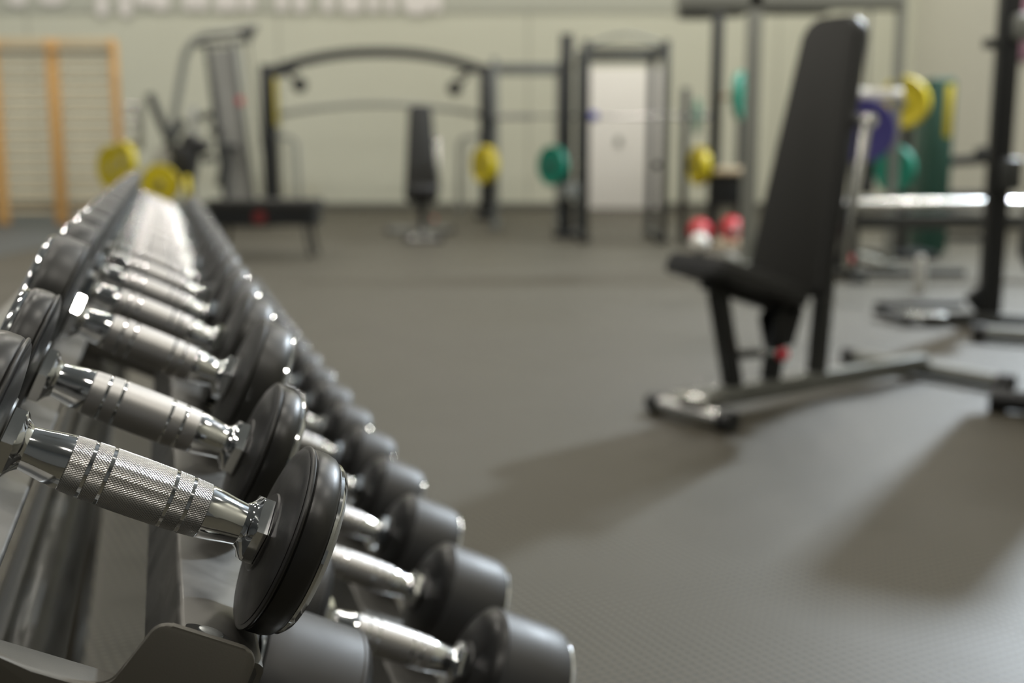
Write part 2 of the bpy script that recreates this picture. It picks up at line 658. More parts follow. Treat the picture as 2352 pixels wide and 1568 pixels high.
def disc_head(R, W, sgn):
    """rubber disc: hub, cone shoulder, raised bead, tread, rounded outer edge"""
    x0 = 0.0762
    prof = [(x0, 0.0225), (x0 + 0.0003, 0.0235), (x0 + 0.0014, 0.0240), (x0 + 0.0016, R * 0.47), (x0 + 0.0024, R * 0.62), (x0 + 0.0034, R * 0.75), (x0 + 0.0046, R * 0.86),
            (x0 + 0.0056, R * 0.925), (x0 + 0.0064, R * 0.955), (x0 + 0.0067, R * 0.950), (x0 + 0.0071, R * 0.978), (x0 + 0.0078, R * 0.996), (x0 + 0.0086, R), (x0 + 0.0094, R * 0.993), (x0 + 0.0099, R * 0.975),
            (x0 + 0.0103, R * 0.968), (x0 + 0.0110, R * 0.980), (x0 + 0.0130, R * 0.988), (x0 + W * 0.75, R * 0.985), (x0 + W * 0.90, R * 0.968), (x0 + W * 0.97, R * 0.945), (x0 + W, R * 0.92),
            (x0 + W, R * 0.3)]
    return MB().lathe(prof, 96, sgn=sgn).mesh('weight_head', 'rubber_head' if R < 0.06 else 'rubber_matte', 30)


def disc_cap(R, W, sgn):
    x0 = 0.0762 + W - 0.001
    r = R * 0.93
    prof = [(x0, r * 0.97), (x0 + 0.0012, r), (x0 + 0.0030, r), (x0 + 0.0042, r * 0.985), (x0 + 0.0062, r * 0.95), (x0 + 0.0070, r * 0.90), (x0 + 0.0070, r * 0.72),
            (x0 + 0.0052, r * 0.69), (x0 + 0.0052, 0.001)]
    return MB().lathe(prof, 72, sgn=sgn).mesh('end_cap', 'chrome', 30)


def drum_head(R, W, sgn):
    x0 = 0.0762
    dome = [(x0, 0.0225), (x0 + 0.0003, 0.024), (x0 + 0.003, 0.025), (x0 + 0.004, R * 0.48), (x0 + 0.006, R * 0.66), (x0 + 0.009, R * 0.80), (x0 + 0.013, R * 0.90),
            (x0 + 0.017, R * 0.955), (x0 + 0.0185, R * 0.975)]
    tread = [(x0 + 0.0185, R * 0.975), (x0 + 0.0195, R), (x0 + 0.0215, R), (x0 + 0.0225, R * 0.988), (x0 + 0.026, R * 0.992), (x0 + W * 0.8, R * 0.992), (x0 + W * 0.92, R * 0.98),
             (x0 + W * 0.98, R * 0.955), (x0 + W, R * 0.90), (x0 + W, R * 0.3)]
    return MB().lathe(dome, 72, 'rubber_head', sgn=sgn).lathe(tread, 72, 'rubber_end', sgn=sgn).mesh('weight_head', 'rubber_end', 30)


head_cache = {}


def heads(R, W, kind):
    key = (round(R, 4), round(W, 4), kind)
    if key not in head_cache:
        f = disc_head if kind == 'disc' else drum_head
        head_cache[key] = [(s, f(R, W, s), disc_cap(R, W if kind == 'disc' else W, s)) for s in (-1, 1)]
    return head_cache[key]


def dumbbell(T, u, R, W, kind, label, group, da=0.0):
    o = thing('dumbbell', label, 'dumbbell', (0, 0, 0), 0, group)
    Rm = Matrix((AX, U, NX)).transposed()
    Rm = Rm @ Matrix.Rotation(random.uniform(0, PI / 3), 3, 'X') if u > 0.7 else Rm @ Matrix.Rotation(0.30, 3, 'X')
    o.rotation_euler = Rm.to_euler()
    o.location = T(u, da, R)
    obj('handle', handle_me if T is UP and u < 0.7 else worn_handle_me, o)
    for s, hm, cm in heads(R, W, kind):
        obj('collar', collar_me[s], o)
        h = obj('weight_head', hm, o)
        obj('end_cap', cm, h)
    return o


ORD = ['nearest', 'second', 'third', 'fourth', 'fifth', 'sixth', 'seventh', 'eighth', 'ninth', 'tenth', 'eleventh', 'twelfth', 'thirteenth',
       'fourteenth', 'fifteenth', 'sixteenth', 'seventeenth', 'eighteenth']
us = [0.662, 0.86, 1.09, 1.295, 1.50]
while len(us) < 18:
    us.append(us[-1] + 0.205)
for i, u in enumerate(us):
    if i < 2:
        R, W = R0, 0.027
        look = 'chrome dumbbell with small black discs'
    else:
        R, W = 0.0665 + 0.0002 * min(i, 12), 0.036 + 0.0006 * min(i, 10)
        look = 'chrome dumbbell with larger black discs'
    where = ('nearest on upper rack tier, in sharp focus' if i == 0 else
             '%s from near end, upper rack tier' % ORD[i] if i < 17 else 'farthest on upper rack tier')
    dumbbell(UP, u, R, W, 'disc', look + ', ' + where, 'dumbbells on the upper rack tier')
lus = [0.825, 1.03]
while len(lus) < 18:
    lus.append(lus[-1] + 0.207)
for i, u in enumerate(lus):
    R = 0.066 - 0.0007 * min(i, 12)
    W = 0.098 - 0.0040 * min(i, 10)
    where = ('nearest on lower rack tier, cut by bottom edge' if i == 0 else
             '%s from near end, lower rack tier' % ORD[i] if i < 17 else 'farthest on lower rack tier')
    dumbbell(LO, u, R, W, 'drum', 'dumbbell with thick grey heads, ' + where, 'dumbbells on the lower rack tier')

# the rack
rack = thing('dumbbell_rack', 'long dark grey steel two tier dumbbell rack with sloping tiers', 'dumbbell rack', (0, 0, 0))
U0, U1 = 0.612, 4.26


def rail(T, a0, a1, u0, u1, drop_in=0.052, drop_out=0.022, m='rack_steel'):
    mb = MB()
    t = 0.003
    # one folded profile: inner flange, top, outer lip
    s = 1 if a1 > a0 else -1
    P = [(a0, -drop_in)] + [(a0 + s * (0.0035 - 0.0035 * math.cos(q * PI / 12)), -0.0035 + 0.0035 * math.sin(q * PI / 12)) for q in range(7)] + [ (a1 - s * 0.004, 0), (a1 - s * 0.0012, -0.0012), (a1, -0.004), (a1, -drop_out),
         (a1 - s * t, -drop_out), (a1 - s * t, -0.006), (a1 - s * 0.005, -t), (a0 + s * 0.005, -t), (a0 + s * t, -0.006), (a0 + s * t, -drop_in)]
    mb.prism(P, T(u0, 0, -0.0004), AX, NX, U, u1 - u0)
    return mb


for T, ub in ((UP, U0), (LO, 0.68)):
    rail(T, 0.050, 0.118 if T is LO else 0.100, ub, U1).build('front_rail', 'rack_steel', rack, 30)
    rail(T, -0.050, -0.150, ub, U1).build('back_rail', 'rack_steel', rack, 30)
# bolts in slots of the upper front rail
for k, uu in enumerate((0.632, 2.42, 4.2)):
    mb = MB()
    c = UP(uu, 0.066, 0.0)
    P = []
    for q in range(32):
        an = 2 * PI * q / 32
        P.append((math.cos(an) * 0.013, math.sin(an) * 0.0075))
    mb.prism(P, c, AX, U, NX, 0.0006)
    slot = mb.build('bolt_slot', 'black_hole', rack)
    b2 = MB()
    P = [(math.cos(2 * PI * q / 24) * 0.0075, math.sin(2 * PI * q / 24) * 0.006) for q in range(24)]
    b2.prism(P, UP(uu - 0.003, 0.067, 0.0005), AX, U, NX, 0.0026, bev=0.0008)
    b2.build('bolt_head', 'bolt_zinc', slot)


def arc(cx, cy, r, a0, a1, n=6):
    return [(cx + r * math.cos(math.radians(a0 + (a1 - a0) * k / n)), cy + r * math.sin(math.radians(a0 + (a1 - a0) * k / n))) for k in range(n + 1)]


def bracket(T, u, hi=0.0085, low=-0.034, half=0.092):
    """end plate: two lugs with a sagging saddle between them"""
    P = []
    P += [(half + 0.004, -0.085)]
    P += arc(half - 0.009, hi - 0.009, 0.009, 0, 90)
    P += arc(0.042, hi - 0.010, 0.010, 90, 160)
    P += [(0.0300, -0.010), (0.0275, -0.020)]
    P += arc(0.015, low + 0.010, 0.0125, -20, -80, 5)
    P += [(0.006, low - 0.003), (-0.016, low - 0.003), (-0.040, low - 0.001), (-0.062, low + 0.006), (-0.072, low + 0.016), (-0.076, -0.006)]
    P += arc(-0.086, hi - 0.010, 0.010, 20, 90)
    P += arc(-0.125, hi - 0.009, 0.009, 90, 180)
    P += [(-0.134, -0.085)]
    mb = MB()
    mb.prism(P, T(u, 0, 0), AX, NX, U, 0.005, bev=0.0014)
    return mb


for T, ub in ((UP, 0.604), (LO, 0.672)):
    bracket(T, ub).build('end_bracket', 'rack_paint', rack, 30)
    bracket(T, U1 + 0.002).build('end_bracket', 'rack_paint', rack, 30)
# thick oval beam below each tier and the end frames that carry them
BEAM_UP = (-0.112, 0.545)
BEAM_LO = (0.03, 0.20)


def vz(u, v, z):
    return U * u + V * v + Vector((0, 0, z))


for name, (v, z), u0 in (('main_beam', BEAM_UP, 0.62), ('main_beam', BEAM_LO, 0.68)):
    MB().tube([vz(u0, v, z), vz(U1, v, z)], 0.028, 28, rx=0.042).build(name, 'beam_black', rack)
for u in (0.63, 1.75, 4.18):
    MB().bar(vz(u, -0.20, 0.05), vz(u, -0.112, 0.56), 0.06, 0.05, 0.006).build('rack_leg', 'rack_paint', rack)
    MB().bar(vz(u, -0.25, 0.028), vz(u, 0.40, 0.028), 0.07, 0.05, 0.008).build('rack_foot', 'rack_paint', rack)
    if u != 1.75:
        MB().bar(vz(u, -0.16, 0.30), vz(u, 0.03, 0.20), 0.05, 0.05, 0.006).build('rack_strut', 'rack_paint', rack)
    for T, beam in ((UP, BEAM_UP), (LO, BEAM_LO)):
        mb = MB()
        mb.bar(T(u, -0.12, -0.060), T(u, 0.085, -0.060), 0.05, 0.028, 0.004, up=NX)
        mb.bar(T(u, -0.06, -0.062), vz(u, beam[0], beam[1]), 0.045, 0.04, 0.004, up=U)
        mb.build('tier_arm', 'rack_paint', rack)


# ------------------------------------------------------------------ adjustable benches
def make_bench(label, group, loc, rz, k=1.0, back_ang=77, blen=0.98):
    """local x runs from the seat end (negative) to the rear; the hinge sits above x = 0"""
    r = thing('adjustable_bench', label, 'bench', loc, rz, group)
    ba = math.radians(back_ang)
    bd = Vector((math.cos(ba), 0, math.sin(ba)))
    bn = Vector((-math.sin(ba), 0, math.cos(ba)))      # towards the sitter
    h = Vector((0.035, 0, 0.395))
    mb = MB()
    # rounded, tapered backrest outline
    P = []
    w0, w1 = 0.175, 0.120
    P += [(0.0, -w0 + 0.03), (0.0, w0 - 0.03)]
    P += arc(0.03, w0 - 0.03, 0.03, 180, 90, 4)
    P += arc(blen - 0.06, w1 - 0.06, 0.06, 84, 0, 6)
    P += arc(blen - 0.06, -w1 + 0.06, 0.06, 0, -84, 6)
    P += arc(0.03, -w0 + 0.03, 0.03, -90, -180, 4)
    mb.prism(P, h, bd, (0, 1, 0), bn, 0.046, 'pad_side', bev=0.006)  # sides darker than the face: shade put into the colour
    mb.prism([(a * 0.98 + 0.010, b_ * 0.95) for a, b_ in P], h + bn * 0.040, bd, (0, 1, 0), bn, 0.020, 'pad_vinyl', bev=0.008)
    back = mb.build('backrest', 'pad_vinyl', r)
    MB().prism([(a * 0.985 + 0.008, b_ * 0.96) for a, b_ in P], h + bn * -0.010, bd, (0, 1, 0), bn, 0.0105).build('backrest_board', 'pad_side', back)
    sa = math.radians(163)
    sd = Vector((math.cos(sa), 0, math.sin(sa)))
    sn = Vector((math.sin(sa), 0, -math.cos(sa)))
    s0 = Vector((-0.04, 0, 0.375))
    P = arc(0.02, 0.13, 0.02, 180, 90, 3) + arc(0.40, 0.09, 0.05, 84, 0, 5) + arc(0.40, -0.09, 0.05, 0, -84, 5) + arc(0.02, -0.13, 0.02, -90, -180, 3)
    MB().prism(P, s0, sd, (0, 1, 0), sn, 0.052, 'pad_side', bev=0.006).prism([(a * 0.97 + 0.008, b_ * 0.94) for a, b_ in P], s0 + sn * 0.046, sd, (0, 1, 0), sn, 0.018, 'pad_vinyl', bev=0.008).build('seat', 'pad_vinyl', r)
    f = MB()
    f.bar(s0 + sd * 0.02 - sn * 0.018, s0 + sd * 0.36 - sn * 0.018, 0.05, 0.036)
    f.build('seat_frame', 'black_steel', r)
    f = MB()
    f.bar(h + bd * -0.02 - bn * 0.034, h + bd * (blen - 0.20) - bn * 0.034, 0.055, 0.046)
    f.bar(h + bd * (blen * 0.62) - bn * 0.075, h + bd * (blen - 0.05) - bn * 0.055, 0.05, 0.05)
    f.build('backrest_frame', 'black_steel', r)
    f = MB()
    f.bar((-0.42, 0, 0.072), (0.86, 0, 0.062), 0.055, 0.065, 0.006)
    f.build('base_beam', 'grey_steel', r)
    for x, hw, nm in ((-0.44, 0.17, 'front_foot'), (0.86, 0.36, 'rear_foot')):
        f = MB()
        f.tube([(x, -hw, 0.036), (x, hw, 0.036)], 0.030, 20)
        ft = f.build(nm, 'chrome_soft' if nm == 'front_foot' else 'grey_steel', r)
        for s in (-1, 1):
            MB().tube([(x, s * (hw - 0.03), 0.036), (x, s * (hw + 0.02), 0.036)], 0.036, 20).build('foot_cap', 'black_steel', ft)
    MB().bar((-0.24, 0, 0.10), (-0.33, 0, 0.44), 0.05, 0.06, 0.006, up=(1, 0, 0)).build('front_leg', 'black_steel', r)
    MB().bar((-0.05, 0, 0.10), (-0.01, 0, 0.33), 0.05, 0.06, 0.006, up=(1, 0, 0)).build('centre_post', 'black_steel', r)
    f = MB()
    for s in (-1, 1):
        P = arc(0.01, 0.345, 0.055, 150, -30, 8) + [(0.02, 0.22), (-0.05, 0.22), (-0.08, 0.32)]
        f.prism(P, (0, s * 0.036 - 0.003, 0), (1, 0, 0), (0, 0, 1), (0, 1, 0), 0.006)
    f.cyl((0.01, -0.07, 0.345), (0.01, 0.07, 0.345), 0.016, 16)
    f.build('hinge_bracket', 'black_steel', r)
    top = h + bd * 0.66 - bn * 0.085
    bot = Vector((0.20, 0, 0.10))
    mid = bot.lerp(top, 0.44)
    A = Vector((0.185, -0.175, 1.0))
    B = Vector((0.095, -0.175, 0.515))
    f = MB().bar(B, A, 0.030, 0.036, 0.005, up=(1, 0, 0))
    f.build('chrome_strut', 'chrome_soft', r)
    MB().bar(bot, bot.lerp(top, 0.47), 0.055, 0.058, 0.006, up=(1, 0, 0)).build('rear_strut', 'dark_steel', r)
    MB().cyl(A + Vector((0, -0.03, 0)), A + Vector((0, 0.15, 0)), 0.022, 16).build('strut_pivot', 'chrome_soft', r)
    MB().cyl(B + Vector((0, -0.02, 0)), B + Vector((0.03, 0.17, 0)), 0.016, 16).build('strut_pivot', 'chrome_soft', r)
    kn = MB().cyl(mid + Vector((0.0, -0.02, 0)), mid + Vector((0.075, -0.02, 0)), 0.008, 12).build('pull_pin', 'chrome_soft', r)
    MB().sphere(mid + Vector((0.085, -0.02, 0)), 0.027).build('knob', 'red_knob', kn)
    kn = MB().cyl((-0.13, -0.02, 0.215), (-0.13, -0.11, 0.215), 0.008, 12).build('pull_pin', 'chrome_soft', r)
    MB().sphere((-0.13, -0.12, 0.215), 0.022).build('knob', 'red_knob', kn)
    f = MB().bar((-0.265, 0, 0.21), (-0.05, 0, 0.20), 0.03, 0.03)
    f.build('seat_ladder', 'dark_steel', r)
    f = MB()
    for s in (-1, 1):
        f.cyl((-0.44, s * 0.05, 0.065), (-0.44, s * 0.05, 0.088), 0.012, 12)
        f.cyl((-0.36, s * 0.045, 0.11), (-0.36, s * 0.028, 0.11), 0.012, 12)
    f.bar((-0.48, 0, 0.085), (-0.33, 0, 0.085), 0.12, 0.02)
    f.build('carry_plate', 'chrome_soft', r)
    return r


BA = math.radians(36)
b1 = make_bench('grey padded adjustable bench with upright backrest and red knobs, nearest bench', None,
                (0.955, 3.98, 0), BA)
b2 = dup(b1, 'grey padded adjustable bench added beyond the right edge to shade the floor, feet near frame', None)  # added off to the right to cast the broad floor shadow
for ch in b2.children:
    if ch.name.split('.')[0] in ('front_foot', 'carry_plate'):
        ch.data = ch.data.copy()
        ch.data.materials[0] = M['black_steel']
b2.scale = (1.2, 1.2, 1.2)  # enlarged so its unseen backrest shades enough floor
b2.location = (2.12, 4.25, 0)
b2.rotation_euler = (0, 0, math.radians(62))
b3 = dup(b1, 'small distant incline bench standing below the arched cable machine', None)
b3.location = (pt(968, 400, 11.7).x, 11.7, 0)
b3.rotation_euler = (0, 0, math.radians(96))


# ------------------------------------------------------------------ weight plates
plate_cache = {}


def hang(holder, post_xy, z, yaw_deg, dist, color, label, R=0.225, T=0.06, peg='dark_steel', ext=0.06):
    """a plate hung on a peg that leaves the post of its holder at the given heading"""
    a = math.radians(yaw_deg)
    d = Vector((math.cos(a), math.sin(a), 0))
    p0 = Vector((post_xy[0], post_xy[1], z))
    MB().tube([p0, p0 + d * (dist + T / 2 + ext)], 0.024, 14).build('peg', peg, holder)
    c_ = Vector(holder.location) + p0 + d * dist
    return plate(color, label, (c_.x, c_.y, c_.z - 0.001), a, R, T)


def plate(color, label, c, yaw, R=0.225, T=0.06, group=None, tilt=0.0):
    """disc standing on edge, its axle pointing at yaw"""
    key = (color, R, T)
    if key not in plate_cache:
        h = T / 2
        pr = [(-h, 0.027), (-h, R * 0.22), (-h * 0.9, R * 0.26), (-h * 0.9, R * 0.80), (-h, R * 0.84), (-h, R * 0.95), (-h * 0.75, R * 0.99), (0, R), (h * 0.75, R * 0.99),
              (h, R * 0.95), (h, R * 0.84), (h * 0.9, R * 0.80), (h * 0.9, R * 0.26), (h, R * 0.22), (h, 0.027)]
        a = MB().lathe(pr, 48).mesh('plate_disc', color)
        b_ = MB().lathe([(-h - 0.003, 0.026), (-h - 0.003, 0.036), (h + 0.003, 0.036), (h + 0.003, 0.026)], 32).mesh('steel_hub', 'chrome_soft')
        plate_cache[key] = (a, b_)
    o = thing('weight_plate', label, 'weight plate', c, yaw, group)
    o.rotation_euler = (0, tilt, yaw)
    d = obj('plate_disc', plate_cache[key][0], o)
    obj('steel_hub', plate_cache[key][1], o)
    return o


# ------------------------------------------------------------------ wall bars
def wall_bars(px0, px1, Y, label):
    x0, x1 = pt(px0, 505, Y).x, pt(px1, 505, Y).x
    H = 2.22
    r = thing('wall_bars', label, 'wall bars', ((x0 + x1) / 2, Y, 0), 0, None)
    hw = (x1 - x0) / 2
    for s in (-1, 1):
        MB().box((s * (hw - 0.02), 0.0, H / 2), (0.065, 0.15, H), bev=0.008).build('post', 'bar_wood', r)
    for k in range(15):
        z = 0.15 + k * 0.133
        MB().tube([(-hw + 0.02, 0, z), (hw - 0.02, 0, z)], 0.027, 14).build('rung', 'rung_wood', r)
    MB().tube([(-hw + 0.02, -0.09, H - 0.14), (hw - 0.02, -0.09, H - 0.14)], 0.022, 14).build('front_rung', 'skirting', r)
    MB().box((0, 0.05, H - 0.03), (2 * hw - 0.06, 0.025, 0.12), bev=0.004).build('top_board', 'rung_wood', r)
    return r


wall_bars(-126, 8, 14.2, 'orange wooden wall bars cut off by the left edge of the picture')
wall_bars(10, 143, 14.2, 'orange wooden wall bars second from the left edge of the picture')
wall_bars(145, 286, 14.2, 'orange wooden wall bars unit beside the grey machines')

# floor patch: bluish running lane at the far left
struct('trim_2', MB().box(((XL + -4.4) / 2, (YB + 8.0) / 2, 0.003), (-4.4 - XL, YB - 8.0, 0.006)), 'blue_floor' if 'blue_floor' in M else (mat('blue_floor', (0.05, 0.06, 0.065), 0.5) and 'blue_floor'))

# ------------------------------------------------------------------ plate loaded machine with yellow plates
Y = 10.3
c = pt(360, 400, Y)
pm = thing('lever_machine', 'dark plate loaded lever machine behind the far end of the dumbbell rack', 'gym machine', (c.x, Y, 0))


def L(px, py, yy=Y, dy=0.0):
    q = pt(px, py, yy)
    return Vector((q.x - c.x, q.y - Y + dy, q.z))


MB().bar(L(343, 215), L(432, 420), 0.07, 0.08, 0.008, up=(0, 1, 0)).build('lever_arm', 'dark_steel', pm)
MB().bar(L(415, 275, dy=0.12), L(330, 410, dy=0.12), 0.06, 0.07, 0.008, up=(0, 1, 0)).build('cross_arm', 'dark_steel', pm)
f = MB().bar((0.28, 0.06, 0.0), (0.26, 0.06, 1.02), 0.09, 0.08, 0.008, up=(0, 1, 0)).bar((-0.5, 0.06, 0.04), (0.5, 0.06, 0.04), 0.08, 0.08, 0.008)
f.bar((0.28, -0.5, 0.04), (0.28, 0.6, 0.04), 0.08, 0.08, 0.008).bar((-0.42, 0.06, 0.04), (-0.24, 0.06, 1.0), 0.07, 0.07, 0.008, up=(0, 1, 0))
f.build('frame', 'dark_steel', pm)
for py in (243, 262, 288, 322):
    a = L(286, py)
    MB().tube([a, a + Vector((0.16, 0, 0))], 0.024, 14).build('storage_horn', 'chrome_soft', pm)
MB().bar(L(322, 235), L(322, 345), 0.045, 0.05, 0.005, up=(0, 1, 0)).build('horn_post', 'mid_steel', pm)
MB().box(L(450, 330), (0.22, 0.2, 0.12), (0, 0.5, 0), bev=0.03).build('thigh_pad', 'pad_side', pm)
MB().box(L(425, 375), (0.2, 0.25, 0.32), (0, 0.25, 0), bev=0.03).build('back_pad', 'pad_side', pm)
MB().box(L(375, 372), (0.16, 0.05, 0.24), bev=0.02).build('cover', 'pale_panel', pm)
p = pt(262, 385, Y - 0.3)
plate('yellow_rubber', 'yellow weight plate nearest the wall bars, left above the dumbbell rack', (p.x, p.y, p.z), math.radians(60), 0.20, 0.05)
p = pt(303, 370, Y - 0.3)
plate('yellow_rubber', 'yellow weight plate between nearest left plate and dark lever arm', (p.x, p.y - 0.2, p.z), math.radians(50), 0.165, 0.06)
p = pt(368, 422, Y - 0.3)
plate('yellow_rubber', 'yellow weight plate low between the dark lever arms above the dumbbell handles', (p.x, p.y, p.z), math.radians(100), 0.17, 0.05)
p = pt(432, 440, Y - 0.3)
plate('yellow_rubber', 'narrow yellow weight plate seen edge on, right of the lever machine', (p.x, p.y, p.z), math.radians(12), 0.14, 0.04)

# ------------------------------------------------------------------ tall grey pulldown machine
Y = 13.6
c = pt(500, 400, Y)
lm = thing('pulldown_machine', 'tall grey pulldown machine with bent top arm and pale weight stack cover', 'gym machine', (c.x, Y, 0))
f = MB()
f.tube([L(392, 320, Y), L(412, 200, Y), L(424, 130, Y), L(440, 98, Y), L(470, 80, Y), L(530, 72, Y), L(592, 62, Y)], 0.045, 14)
f.tube([L(392, 320, Y), (L(385, 400, Y).x, 0, 0.0)], 0.045, 14)
f.build('top_arm', 'mid_steel', lm)
MB().tube([L(440, 98, Y, 0.2), L(500, 95, Y, 0.2), L(570, 85, Y, 0.2)], 0.04, 14).build('rear_arm', 'mid_steel', lm)
MB().box(L(568, 72, Y), (0.16, 0.14, 0.11), (0, -0.2, 0), bev=0.03).build('pulley_housing', 'dark_steel', lm)
MB().bar(L(474, 98, Y), (L(520, 400, Y).x, 0, 0.06), 0.055, 0.055, 0.006, up=(0, 1, 0)).build('front_strut', 'dark_steel', lm)
MB().bar(L(532, 92, Y), (L(585, 400, Y).x, 0, 0.06), 0.06, 0.06, 0.006, up=(0, 1, 0)).build('rear_strut', 'grey_steel', lm)
q0, q1 = L(512, 110, Y, 0.12), L(548, 420, Y, 0.12)
MB().bar(q0, (q1.x, q1.y, 0.08), 0.30, 0.16, 0.01, up=(0, 1, 0)).build('stack_cover', 'pale_panel', lm)
MB().bar((-0.62, 0.05, 0.04), (0.62, 0.05, 0.04), 0.12, 0.08, 0.01).build('base_frame', 'dark_steel', lm)
for (a, b_) in ((478, 268), (500, 300), (478, 330), (486, 365), (538, 340)):
    MB().box(L(a, b_, Y, -0.12), (0.14, 0.12, 0.08), (0, random.uniform(-.5, .5), 0), bev=0.02).build('roller_pad', 'pad_side', lm)
MB().box(L(520, 380, Y, -0.12), (0.1, 0.1, 0.5), (0, 0.2, 0), bev=0.02).build('seat_post', 'dark_steel', lm)
MB().box(L(448, 290, Y, -0.05), (0.06, 0.1, 0.45), bev=0.01).build('guide_post', 'pale_panel', lm)
MB().box(L(553, 232, Y, -0.03), (0.07, 0.03, 0.09), bev=0.005).build('warning_sticker', 'red_rubber', lm)
for a in (575, 560):
    MB().cyl(L(a, 100, Y, -0.1), (L(a + 45, 400, Y).x, -0.1, 0.3), 0.008, 8).build('cable', 'dark_steel', lm)

# ------------------------------------------------------------------ flat low bench in front of the cable machine
Y = 9.9
q = pt(612, 480, Y)
lb = thing('flat_bench', 'low wide black flat bench left of the arched cable machine', 'bench', (q.x, Y, 0))
MB().box((0, 0, 0.44), (0.94, 0.42, 0.09), bev=0.02).build('pad', 'pad_vinyl', lb)
MB().box((0, 0, 0.33), (0.90, 0.36, 0.13), bev=0.01).build('frame_box', 'black_steel', lb)
for s in (-1, 1):
    for t in (-1, 1):
        MB().bar((s * 0.36, t * 0.15, 0.27), (s * 0.40, t * 0.18, 0.0), 0.03, 0.03, 0.004).build('leg', 'black_steel', lb)
MB().cyl((-0.02, -0.185, 0.34), (-0.02, -0.20, 0.34), 0.055, 20).build('badge', 'badge_red', lb)

# ------------------------------------------------------------------ arched cable crossover
Y = 15.3
c = pt(870, 400, Y)
cc = thing('cable_crossover', 'black cable crossover machine with arched top beam and two end towers', 'gym machine', (c.x, Y, 0))
xl, xr = L(622, 320, Y).x, L(1118, 320, Y).x
zt = pt(615, 150, Y).z
for x, nm in ((xl, 'left_tower'), (xr, 'right_tower')):
    f = MB().box((x, 0, zt / 2 + 0.02), (0.18, 0.30, zt - 0.04), bev=0.015)
    f.box((x, 0, 0.04), (0.30, 0.75, 0.08), bev=0.015)
    t = f.build(nm, 'black_steel', cc)
    s = 1 if x < 0 else -1
    MB().tube([(x + s * 0.06, -0.1, 1.08), (x + s * 0.30, -0.1, 1.06), (x + s * 0.36, -0.1, 0.98), (x + s * 0.38, -0.1, 0.02)], 0.032, 12).build('side_handle', 'mid_steel', cc)
    MB().cyl((x + s * 0.27, -0.12, 0.1), (x + s * 0.27, -0.12, 1.0), 0.012, 8).build('cable', 'mid_steel', cc)
pts = []
for k in range(17):
    px = 618 + (1124 - 618) * k / 16
    s = (px - 870) / 252
    pts.append(L(px, 120 + 46 * abs(s) ** 2.2, Y, 0.0))
f = MB()
for a, b_ in zip(pts[:-1], pts[1:]):
    f.bar(a, b_ + (b_ - a).normalized() * 0.01, 0.10, 0.125, 0.004)
f.build('arched_beam', 'dark_steel', cc)
pts = []
for k in range(13):
    px = 632 + (1110 - 632) * k / 12
    s = (px - 870) / 240
    pts.append(L(px, 238 + 26 * abs(s) ** 2.0, Y, 0.12))
MB().tube(pts, 0.035, 10).build('rear_beam', 'mid_steel', cc)
for px in (672, 692):
    pass
for px, py in ((690, 195), (1045, 203)):
    a = L(px, py, Y, -0.05)
    MB().sphere(a, 0.10).tube([a, (a.x + (-0.18 if px < 800 else 0.18), a.y, a.z + 0.16)], 0.02, 8).build('pulley', 'black_steel', cc)
for px in (664, 1072):
    pa = L(px, 165, Y, -0.08)
    MB().bar(pa + Vector((-0.13, 0, -0.05)), pa + Vector((0.13, 0, 0.03)), 0.06, 0.06).build('beam_bracket', 'black_steel', cc)
MB().box((xl + 0.11, -0.12, L(0, 235, Y).z), (0.04, 0.05, 0.62), bev=0.005).build('yellow_placard', 'yellow_rubber', cc)

# ------------------------------------------------------------------ power racks


def power_rack(label, Y, depth, pxl, pxr, pyt, m='dark_steel', arch=False, w=0.075, beams=((None, None),), top=None):
    xl, xr = pt(pxl, 300, Y).x, pt(pxr, 300, Y).x
    H = pt(1176, pyt, Y).z
    cx = (xl + xr) / 2
    r = thing('power_rack', label, 'power rack', (cx, Y + depth / 2, 0))
    hw = (xr - xl) / 2
    for s in (-1, 1):
        for t in (-1, 1):
            MB().box((s * hw, t * depth / 2, H / 2), (w, w, H), bev=0.006).build('upright', m, r)
        MB().bar((s * hw, -depth / 2 - 0.12, 0.035), (s * hw, depth / 2 + 0.12, 0.035), 0.09, 0.07, 0.006).build('floor_beam', m, r)
        MB().bar((s * hw, -depth / 2 + w / 2, H - 0.1), (s * hw, depth / 2 - w / 2, H - 0.1), 0.05, 0.06, 0.006).build('side_beam', m, r)
        MB().bar((s * hw, -depth / 2 + w / 2, 0.75), (s * hw, depth / 2 - w / 2, 0.75), 0.05, 0.05, 0.006).build('safety_bar', m, r)
    for t in (-1, 1):
        MB().bar((-hw + w / 2, t * depth / 2, H - 0.1), (hw - w / 2, t * depth / 2, H - 0.1), 0.05, 0.07, 0.006).build('top_beam', m, r)
    if arch:
        pts = [(-hw + 0.03 + (2 * hw - 0.06) * k / 10, -depth / 2, H - 0.05 + 0.10 * math.sin(PI * k / 10)) for k in range(11)]
        MB().tube(pts, 0.018, 10).build('pull_up_bar', 'mid_steel', r)
    return r, cx, hw, H


def barbell(label, xa, xb, Y, z, group=None):
    r = thing('barbell', label, 'barbell', ((xa + xb) / 2, Y, z), 0, group)
    h = (xb - xa) / 2
    MB().tube([(-h + 0.35, 0, 0), (h - 0.35, 0, 0)], 0.015, 12).build('bar', 'chrome_soft', r)
    for s in (-1, 1):
        MB().tube([(s * (h - 0.37), 0, 0), (s * h, 0, 0)], 0.028, 14).tube([(s * (h - 0.40), 0, 0), (s * (h - 0.37), 0, 0)], 0.036, 14).build('sleeve', 'chrome_soft', r)
    return r


# rack with door seen through it
power_rack('dark power rack with curved pull-up bar standing in front of the white door', 11.3, 1.1, 1345, 1526, 92, 'dark_steel', arch=True)
